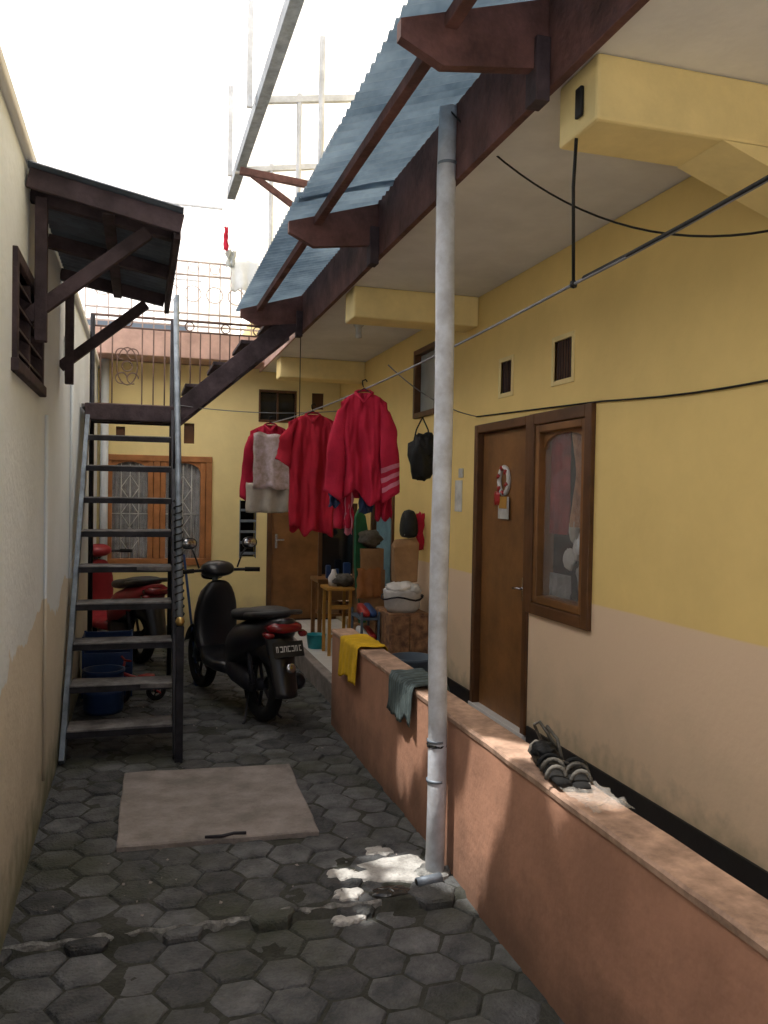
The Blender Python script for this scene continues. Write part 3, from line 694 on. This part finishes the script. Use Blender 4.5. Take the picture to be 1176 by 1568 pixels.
def scooter(name,loc,rz,body,accent,mir=True,plate=True,seatm=None):
    e=empty(name,loc,rz); seatm=seatm or M_seat
    wheel(e,0,.275,.055,'rear'); wheel(e,1.24,.275,.045,'front')
    loft('rear_body',[(-.42,0,.80,.03,.025),(-.36,0,.76,.11,.07),(-.22,0,.70,.155,.10),(0,0,.63,.18,.14),(.22,0,.57,.175,.17),(.40,0,.50,.15,.18),(.48,0,.42,.12,.10)],accent,e,20,2.5,sub=1)
    loft('seat',[(-.30,0,.84,.05,.02),(-.26,0,.84,.13,.04),(-.05,0,.83,.16,.05),(.10,0,.80,.155,.05),(.20,0,.775,.145,.05),(.40,0,.76,.11,.05),(.50,0,.75,.05,.03)],seatm,e,20,2.8,sub=1)
    tubes('grab_rail',[([(-.02,-.16,.81),(-.22,-.16,.84),(-.36,-.12,.86),(-.41,0,.87),(-.36,.12,.86),(-.22,.16,.84),(-.02,.16,.81)],.018)],M_seat,e)
    loft('tail_lamp',[(-.425,0,.755,.05,.02),(-.41,0,.755,.11,.035),(-.36,0,.755,.135,.045),(-.30,0,.75,.135,.04)],M_lampred,e,20,2.3)
    loft('indicator_a',[(-.405,.125,.705,.02,.012),(-.39,.13,.705,.035,.02),(-.34,.14,.71,.03,.02)],M_lampred,e); loft('indicator_b',[(-.405,-.125,.705,.02,.012),(-.39,-.13,.705,.035,.02),(-.34,-.14,.71,.03,.02)],M_lampred,e)
    def mg(a,b):
        y=(a*2-1); t=b
        x=-.30-.15*t; z=.72-.46*t
        return (x+.05*y*y,y*(.12-.03*t),z)
    grid('mudguard',mg,12,12,M_bpl,e,.01)
    loft('inner_fender',[(-.32,0,.52,.09,.10),(-.1,0,.58,.12,.09),(.2,0,.50,.12,.12),(.32,0,.38,.09,.10)],M_bpl,e)
    if plate:
        mesh('licence_plate',[(-.398,-.12,.66),(-.398,.12,.66),(-.438,.12,.555),(-.438,-.12,.555)],[(0,1,2,3)],M_plate,e,solid=.006)
        cv=[];cf=[]
        fa=lambda z:-.398-(.66-z)*.381-.009
        za,zb=.632,.592
        for i,w in enumerate((.018,.024,.024,.024,.024,.018,.018)):
            y0=.10-i*.03
            if i in (0,2,5): parts=[(y0,y0-.006,za,zb),(y0-.006,y0-w+.006,za,za-.008),(y0-w+.006,y0-w,za,zb)]
            elif i in (1,4): parts=[(y0,y0-w,za,za-.008),(y0-w+.006,y0-w,za-.008,zb),(y0,y0-w+.006,zb+.008,zb)]
            else: parts=[(y0,y0-w,za,za-.007),(y0,y0-w,zb+.007,zb),(y0,y0-.006,za-.007,zb+.007)]
            for (ya,yb,z1,z0) in parts:
                k=len(cv); cv+=[(fa(z1),ya,z1),(fa(z1),yb,z1),(fa(z0),yb,z0),(fa(z0),ya,z0)]; cf.append((k,k+1,k+2,k+3))
        mesh('plate_characters',cv,cf,M_platew,e)
        o=lathe('reflector',[(0,.0),(.032,.0),(.036,-.008)],M_chrome,e,(0,0,0)); o.matrix_local=Matrix.Translation((-.47,0,.48))@Matrix.Rotation(R(-80),4,'Y')
    loft('engine',[(-.02,.09,.28,.035,.05),(.1,.08,.30,.06,.08),(.3,.06,.33,.09,.09),(.48,.04,.34,.08,.07)],M_dmetal,e)
    tube('exhaust',[(.35,-.10,.22),(.15,-.15,.22),(.1,-.16,.24),(-.25,-.17,.33),(-.30,-.17,.345)],[.018,.018,.05,.062,.03],M_dmetal,e,14)
    tube('exhaust_guard',[(.02,-.178,.29),(-.2,-.185,.345)],[.045,.045],M_gmetal,e,10)
    tubes('shock',[([(-.06,.11,.30),(.02,.12,.56)],.02)]+[([(-.06+.08*t/30+.0,.11+.028*math.cos(t*1.6),.32+.22*t/30) for t in range(31)],.006)],M_dmetal,e,8)
    loft('floorboard',[(.42,0,.33,.15,.05),(.6,0,.32,.17,.045),(.8,0,.33,.17,.05),(.92,0,.38,.15,.08)],body,e,20,4)
    loft('leg_shield',[(.32,0,.92,.14,.07),(.45,0,.95,.185,.06),(.62,0,.96,.20,.05),(.80,0,.93,.18,.06),(.93,0,.90,.12,.05),(.98,0,.89,.06,.04)],body,e,20,3,axis='z',sub=1)
    loft('front_fairing',[(.5,0,1.06,.06,.05),(.65,0,1.06,.13,.07),(.82,0,1.02,.14,.08),(.94,0,.97,.09,.06)],accent,e,20,2.4,axis='z',sub=1)
    loft('handlebar_cover',[(.80,0,1.05,.06,.03),(.86,0,1.07,.14,.06),(.94,0,1.075,.15,.08),(1.03,0,1.04,.11,.06),(1.07,0,1.02,.05,.03)],body,e,20,2.2,sub=1)
    loft('headlamp',[(1.02,0,1.02,.10,.05),(1.07,0,1.01,.09,.045),(1.085,0,1.01,.05,.03)],M_glassd,e)
    tubes('handlebar',[([(.84,-.34,1.06),(.90,-.18,1.06),(.92,0,1.06),(.90,.18,1.06),(.84,.34,1.06)],.013)],M_dmetal,e)
    tubes('grips',[([(.835,-.35,1.06),(.875,-.23,1.062)],.019),([(.835,.35,1.06),(.875,.23,1.062)],.019)],M_rubber,e,12)
    tubes('levers',[([(.90,-.2,1.06),(.93,-.33,1.04)],.006),([(.90,.2,1.06),(.93,.33,1.04)],.006)],M_chrome,e)
    tubes('fork',[([(1.24,-.075,.275),(1.06,-.075,.72)],.02),([(1.24,.075,.275),(1.06,.075,.72)],.02),([(1.08,0,.6),(.96,0,1.02)],.025)],M_gmetal,e)
    def ff(a,b):
        q=R(20)+R(140)*b; y=a*2-1; rr=.315-.03*y*y
        return (1.24+rr*math.cos(q),y*.07,.275+rr*math.sin(q))
    grid('front_fender',ff,10,16,body,e,.006)
    if mir:
        for sgn in (-1,1):
            tube('mirror_stem_%d'%(sgn+1),[(.90,sgn*.17,1.08),(.90,sgn*.21,1.19),(.88,sgn*.25,1.26)],.008,M_bpl,e,6)
            loft('mirror_%d'%(sgn+1),[(.865,sgn*.27,1.29,.066,.046),(.88,sgn*.27,1.29,.07,.05),(.91,sgn*.27,1.29,.045,.03)],M_bpl,e,20,2.3)
            loft('mirror_glass_%d'%(sgn+1),[(.862,sgn*.27,1.29,.057,.038),(.8645,sgn*.27,1.29,.058,.039)],M_chrome,e,20,2.3)
    tubes('stand',[([(.12,.06,.25),(.0,.14,.02),(-.03,.17,.0)],.010),([(.12,-.06,.25),(.02,-.14,.02),(-.01,-.16,.0)],.010)],M_dmetal,e)
    return e
scooter('scooter',(.90,6.22,0),R(107),M_bpl,M_bpl)
scooter('scooter',(.0,8.55,0),R(118),M_redd,M_redd,mir=False,plate=False)
# ---------------------------------------------------------------- clutter under stairs
cb=empty('blue_crate',(-.25,7.35,0))
boxes('slats',[(-.2,.2,-.16,-.15,z,z+.11) for z in (.0,.13,.26,.39)]+[(-.2,.2,.15,.16,z,z+.11) for z in (.0,.13,.26,.39)]+[(-.2,-.19,-.15,.15,z,z+.11) for z in (.0,.13,.26,.39)]+[(.19,.2,-.15,.15,z,z+.11) for z in (.0,.13,.26,.39)]+[(a,a+.02,c,c+.02,0,.51) for a in (-.20,.18) for c in (-.162,.142)]+[(-.19,.19,-.15,.15,0,.01)],M_bluep,cb,.003)
bx=empty('blue_drum',(-.26,6.75,0))
lathe('tub',[(0,0),(.14,0),(.15,.03),(.15,.15),(.158,.16),(.15,.17),(.15,.30),(.16,.31),(.16,.33),(.14,.33),(.13,.05),(0,.05)],M_bluep,bx)
ct=empty('toy_tricycle',(.14,7.0,0),R(200)); ct.scale=(.42,.42,.42)
wheel(ct,0,.2,.04,'rear'); wheel(ct,.75,.25,.04,'front')
tubes('frame',[([(0,-.2,.2),(0,.2,.2)],.02),([(0,0,.2),(.3,0,.45),(.65,0,.6)],.03),([(.75,0,.25),(.62,0,.85)],.025),([(.6,-.25,.88),(.62,0,.85),(.6,.25,.88)],.02)],M_redp,ct)
loft('seat',[(.05,0,.5,.06,.03),(.15,0,.5,.14,.04),(.35,0,.5,.08,.03)],M_redp,ct)
br_=empty('broom',(.50,7.55,0))
tube('stick',[(0,0,.1),(-.12,.1,1.15)],.012,M_bluep,br_); loft('head',[(.0,0,0,.10,.03),(.06,0,0,.09,.025),(.14,0,0,.03,.018)],M_bluep,br_,axis='z')
lt=empty('ground_litter')
lv=[];lf=[]
for q in range(60):
    x=random.uniform(-.4,1.25);y=random.choice([random.uniform(3.4,4.0),random.uniform(5.2,7.5),random.uniform(5.2,7.5)])
    if .6<x<1.1 and 6<y<7.6: continue
    r_=random.uniform(.004,.012); k=len(lv); a0=random.uniform(0,6)
    lv+=[(x+r_*math.cos(a0+j*1.5)*(1 if j%2 else .5),y+r_*math.sin(a0+j*1.5),.008+random.uniform(0,.008)) for j in range(4)]; lf.append((k,k+1,k+2,k+3))
mesh('scraps',lv,lf,M_conc,lt,solid=.001)
# ---------------------------------------------------------------- terrace clutter
cd=empty('patterned_cupboard')
box('body',1.98,2.32,6.5,6.95,TZ+.01,.74,M_patt,cd,.008)
boxes('doors',[(1.99,2.145,6.485,6.499,TZ+.04,.72),(2.155,2.31,6.485,6.499,TZ+.04,.72)],M_patt,cd,.004)
bd=empty('white_bundle',(2.13,6.65,.74))
loft('tub',[(0,0,0,.12,.12),(.03,0,0,.15,.15),(.16,0,0,.165,.16),(.18,0,0,.17,.165),(.19,0,0,.15,.15)],M_whitec,bd,axis='z',e=2)
lump('fold_a',.12,.13,.055,M_whitec,bd,33,(-.02,-.02,.14)); lump('fold_b',.08,.10,.05,M_curt,bd,35,(.06,-.06,.14))
tube('band',[(.175*math.cos(i*.3),.175*math.sin(i*.3),.12+.015*math.sin(i)) for i in range(22)],.008,M_dmetal,bd,6)
pb=empty('paper_bag',(2.17,6.72,.98))
mesh('bag',[(-.10,-.06,0),(.10,-.06,0),(.10,.06,0),(-.10,.06,0),(-.12,-.07,.30),(.11,-.06,.33),(.11,.05,.32),(-.11,.05,.31),(-.09,-.03,.36),(.09,-.03,.38),(.09,.02,.37),(-.09,.02,.36)],
  [(0,3,2,1),(0,1,5,4),(1,2,6,5),(2,3,7,6),(3,0,4,7),(4,5,9,8),(5,6,10,9),(6,7,11,10),(7,4,8,11),(8,9,10,11)],M_card,pb,bevel=.01)
bp_=empty('backpack',(2.2,6.72,1.35))
loft('body',[(0,0,0,.09,.06),(.05,0,0,.10,.08),(.18,0,0,.09,.07),(.25,0,0,.05,.04)],M_bag,bp_,axis='z',sub=1)
loft('pocket',[(.03,0,-.05,.06,.03),(.12,0,-.05,.06,.03),(.14,0,-.05,.03,.02)],M_pgreyg,bp_,axis='z').rotation_euler=(0,0,R(90))
hang('red_flap',.06,.13,-.03,.22,-.1,M_red,bp_,1,.01,2)
dt=empty('dressing_table')
boxes('table',[(1.75,2.3,8.3,8.7,.80,.84),(1.76,1.80,8.31,8.35,TZ,.80),(2.25,2.29,8.31,8.35,TZ,.80),(1.76,1.80,8.65,8.69,TZ,.80),(2.25,2.29,8.65,8.69,TZ,.80),(1.80,2.25,8.33,8.66,.45,.48),(1.8,2.25,8.32,8.34,.62,.79)],M_brown,dt,.005)
boxes('mirror_frame',[(1.82,1.86,8.62,8.66,.84,1.62),(2.2,2.24,8.62,8.66,.84,1.62),(1.86,2.2,8.62,8.66,1.58,1.62)],M_frame,dt,.005)
box('mirror',1.86,2.2,8.64,8.65,.86,1.58,M_glassd,dt,0)
boxes('bottles',[(1.85,1.9,8.36,8.41,.84,.98),(1.95,1.99,8.38,8.42,.84,.94),(2.05,2.12,8.4,8.47,.84,1.0)],M_bluep,dt,.01)
boxes('boxes',[(1.84,2.0,8.38,8.55,.48,.60),(2.03,2.2,8.36,8.55,.48,.58)],M_card,dt,.004)
cbx=empty('cardboard_boxes')
boxes('stack',[(1.95,2.28,7.55,7.85,TZ+.01,.50),(1.98,2.27,7.58,7.84,.502,.80),(2.0,2.26,7.6,7.82,.802,1.0),(2.02,2.25,7.62,7.8,1.002,1.2)],M_card,cbx,.006)
hang('draped_cloth',1.96,2.2,7.53,1.02,.74,M_frameo,cbx,2,.01,3)
lump('bag_on_top',.12,.10,.09,M_bagg,cbx,41,(2.12,7.7,1.2)); lump('bag_red',.08,.07,.07,M_red2,cbx,43,(1.88,7.5,.17)); lump('bag_white',.09,.08,.09,M_whitec,cbx,44,(1.86,7.32,.17))
ib=empty('ironing_board',(2.12,7.55,TZ))
mesh('board',[(-.10,0,.1),(.10,0,.1),(.11,0,.9),(.06,0,1.35),(-.0,0,1.43),(-.06,0,1.35),(-.11,0,.9)],[tuple(range(7))],M_green,ib,solid=.03)
ib.rotation_euler=(R(-8),0,R(25))
yc=empty('yellow_stool')
boxes('frame',[(1.72,1.75,7.9,7.93,TZ,.8),(1.92,1.95,7.9,7.93,TZ,.8),(1.72,1.75,7.65,7.68,TZ,.8),(1.92,1.95,7.65,7.68,TZ,.8),(1.70,1.97,7.63,7.95,.8,.83),(1.75,1.92,7.655,7.675,.35,.38),(1.75,1.92,7.655,7.675,.62,.66)],M_yelp,yc,.006)
lump('cloth_on_stool',.10,.10,.06,M_bagg,yc,61,(1.88,7.76,.83))
rk=empty('shoe_rack')
boxes('frame',[(1.80,1.97,6.75,7.1,z,z+.02) for z in (.25,.45,.65)]+[(1.80,1.82,6.75,6.77,TZ,.72),(1.95,1.97,6.75,6.77,TZ,.72),(1.80,1.82,7.08,7.1,TZ,.72),(1.95,1.97,7.08,7.1,TZ,.72)],M_greyp,rk,.004)
for i,(x,z,m) in enumerate(((1.855,.27,M_whitec),(1.92,.27,M_bag),(1.855,.47,M_whitec),(1.92,.47,M_redp),(1.86,.67,M_redp),(1.92,.67,M_bluep))):
    o=loft('shoe_%d'%i,[(-.13,0,.05,.028,.045),(-.08,0,.05,.034,.05),(.02,0,.04,.034,.038),(.10,0,.03,.036,.028),(.13,0,.025,.02,.02)],m,rk); o.location=(x,6.9,z); o.rotation_euler=(0,0,R(-90))
bk=empty('grey_bucket',(2.04,6.1,TZ))
lathe('tub',[(0,0),(.13,0),(.165,.27),(.175,.275),(.175,.295),(.16,.295),(.125,.02),(0,.02)],M_greyp,bk)
tube('handle',[(.17*math.cos(q*math.pi/10),.02,.29-.10*math.sin(q*math.pi/10)) for q in range(11)],.004,M_chrome,bk,6)
tb=empty('teal_basket',(1.70,8.1,TZ))
lathe('tub',[(0,0),(.08,0),(.10,.14),(.105,.145),(.095,.145),(.07,.02),(0,.02)],M_teal,tb)
jug=empty('white_jug',(1.80,7.80,.83))
lathe('body',[(0,0),(.05,0),(.055,.08),(.025,.13),(.02,.16),(0,.16)],M_whitec,jug)
sf=empty('red_toy',(1.62,6.35,TZ))
loft('body',[(-.08,0,.05,.02,.02),(-.04,0,.06,.05,.05),(.04,0,.06,.05,.05),(.09,0,.05,.02,.02)],M_redp,sf)
# ---------------------------------------------------------------- things on parapet
yt=empty('yellow_towel')
def drape(y0,y1,drop_o,drop_i,seed,amp=.012,x0=XP-.018,x1=XP+.168,zt=.724):
    W=x1-x0
    def fn(a,b):
        y=y0+(y1-y0)*a; 
        do=drop_o*(1+.35*noise.noise((a*3,seed,1)))
        s=b*(do+W+drop_i)
        wv=amp*math.sin(a*16+seed)*0.9
        if s<do: x=x0-.006-abs(wv)*(1-s/do)*1.2-.012*(1-s/do); z=zt-(do-s)
        elif s<do+W: x=x0+(s-do); z=zt+.006+.004*math.sin(a*22+s*30)
        else: x=x1+.004+abs(wv); z=zt-(s-do-W)
        return (x,y+.04*(1-min(1,s/do))*noise.noise((b*4,seed,a)),z)
    return fn
grid('cloth',drape(5.15,5.62,.24,.12,3),36,30,M_yelcl,yt,.004)
gm=empty('grey_floor_mat')
def corrm(fn):
    def g_(a,b):
        x,y,z=fn(a,b); return (x,y,z+.006*math.sin(a*70)) if z>.717 else (x-.006*abs(math.sin(a*35)),y,z)
    return g_
grid('cloth',corrm(drape(4.02,4.42,.20,.15,9,.004)),90,24,M_mat,gm,.006,mats=[M_mat2],mif=lambda a,b:1 if int(a*22)%2 else 0)
sb=empty('grey_shoulder_bag',(1.47,2.80,.716),R(80))
lump('body',.12,.05,.035,M_bagg,sb,2); lump('flap',.06,.045,.03,M_bag,sb,6,(-.06,.02,.04))
tubes('straps',[([(-.12,-.03,.05),(-.09,-.02,.12),(-.03,.0,.15),(.03,-.02,.12),(.07,-.05,.05),(.08,-.06,.01)],.007),([(-.06,-.03,.08),(.0,.02,.16),(.07,.02,.13),(.11,-.02,.06),(.12,-.05,.01)],.006),([(-.12,0,.06),(-.15,-.04,.05),(-.13,-.07,.01)],.006)],M_bagg,sb,6)
sp_=empty('grey_sandals',(1.46,2.62,.716),R(70))
for i in (0,1):
    o=loft('sole_%d'%i,[(-.12,0,.013,.028,.012),(-.05,0,.013,.036,.013),(.06,0,.014,.042,.013),(.12,0,.015,.028,.011)],M_rubber,sp_); o.location=(0,(i-.5)*.085,i*.012); o.rotation_euler=(R(8*i),0,R(10*i))
    for k,(x,w) in enumerate(((.05,.045),(.0,.04),(-.08,.034))):
        o=tube('strap_%d%d'%(i,k),[(x,(i-.5)*.085+w*math.cos(q*math.pi/8),.016+i*.012+.045*math.sin(q*math.pi/8)) for q in range(9)],.008,M_bagg if k else M_bag,sp_,6)
pf=empty('plastic_wrapper',(1.46,2.42,.716))
grid('film',lambda a,b:((a-.5)*.15+.02*noise.noise((a*5,b*5,1)),(b-.5)*.24+.02*noise.noise((a*5,b*5,4)),.008+.022*abs(noise.noise((a*5,b*5,2)))+.008*abs(noise.noise((a*15,b*15,2)))),24,30,M_film,pf,0)
sd=empty('black_sandals',(1.75,2.75,TZ),R(60))
for i in (0,1):
    loft('sole_%d'%i,[(-.12,i*.12,.015,.03,.012),(-.05,i*.12,.015,.04,.014),(.06,i*.12,.015,.045,.014),(.13,i*.12,.015,.03,.012)],M_rubber,sd)
    tube('strap_%d'%i,[(.0,i*.12-.04,.02),(.03,i*.12,.06),(.0,i*.12+.04,.02)],.010,M_bag,sd,6)
do=empty('door_ornament')
tube('wreath',[(XR+.018,5.17+.075*math.cos(q*math.pi/12),1.83+.09*math.sin(q*math.pi/12)) for q in range(25)],.016,M_whitec,do)
tubes('ribbon',[([(XR+.005,5.17+.08*math.cos(q*math.pi/6+.2),1.83+.095*math.sin(q*math.pi/6+.2)),(XR+.0,5.17+.06*math.cos(q*math.pi/6+.5),1.83+.075*math.sin(q*math.pi/6+.5))],.012) for q in range(0,12,2)],M_redp,do)
box('card',XR+.01,XR+.016,5.08,5.24,1.57,1.72,M_paper,do,0); box('card_picture',XR+.006,XR+.009,5.10,5.22,1.64,1.72,M_yelp,do,0)
lump('ribbon_tail',.012,.05,.05,M_redp,do,51,(XR+.005,5.25,1.66))
# ---------------------------------------------------------------- light
s=Vector((-.42,0,1)).normalized()
el=math.asin(s.z)
w=bpy.data.worlds.new('World'); S.world=w; w.use_nodes=True
nt=w.node_tree; bg=nt.nodes['Background']; sky=nt.nodes.new('ShaderNodeTexSky'); sky.sky_type='NISHITA'; sky.sun_disc=False
sky.sun_elevation=el; sky.sun_rotation=R(-90); sky.dust_density=10; sky.air_density=1.0
nt.links.new(sky.outputs[0],bg.inputs[0]); bg.inputs[1].default_value=.15
sl_=bpy.data.lights.new('sun','SUN'); sl_.energy=5; sl_.angle=R(.5); sl_.color=(1,.96,.90)
so=bpy.data.objects.new('sun',sl_); so.rotation_euler=s.to_track_quat('Z','Y').to_euler(); so.location=(-3,3,12); link(so)
# ---------------------------------------------------------------- camera
cam=bpy.data.cameras.new('camera'); co=bpy.data.objects.new('camera',cam); link(co)
cam.sensor_fit='VERTICAL'; cam.sensor_height=36; cam.lens=29.1; cam.clip_start=.05; cam.clip_end=1000
co.location=(0,0,1.72)
co.rotation_euler=(Matrix.Rotation(R(-16.4),4,'Z')@Matrix.Rotation(R(90-1.2),4,'X')@Matrix.Rotation(R(1.0),4,'Z')).to_euler()
S.camera=co
S.view_settings.view_transform='Standard'; S.view_settings.look='None'; S.view_settings.exposure=0
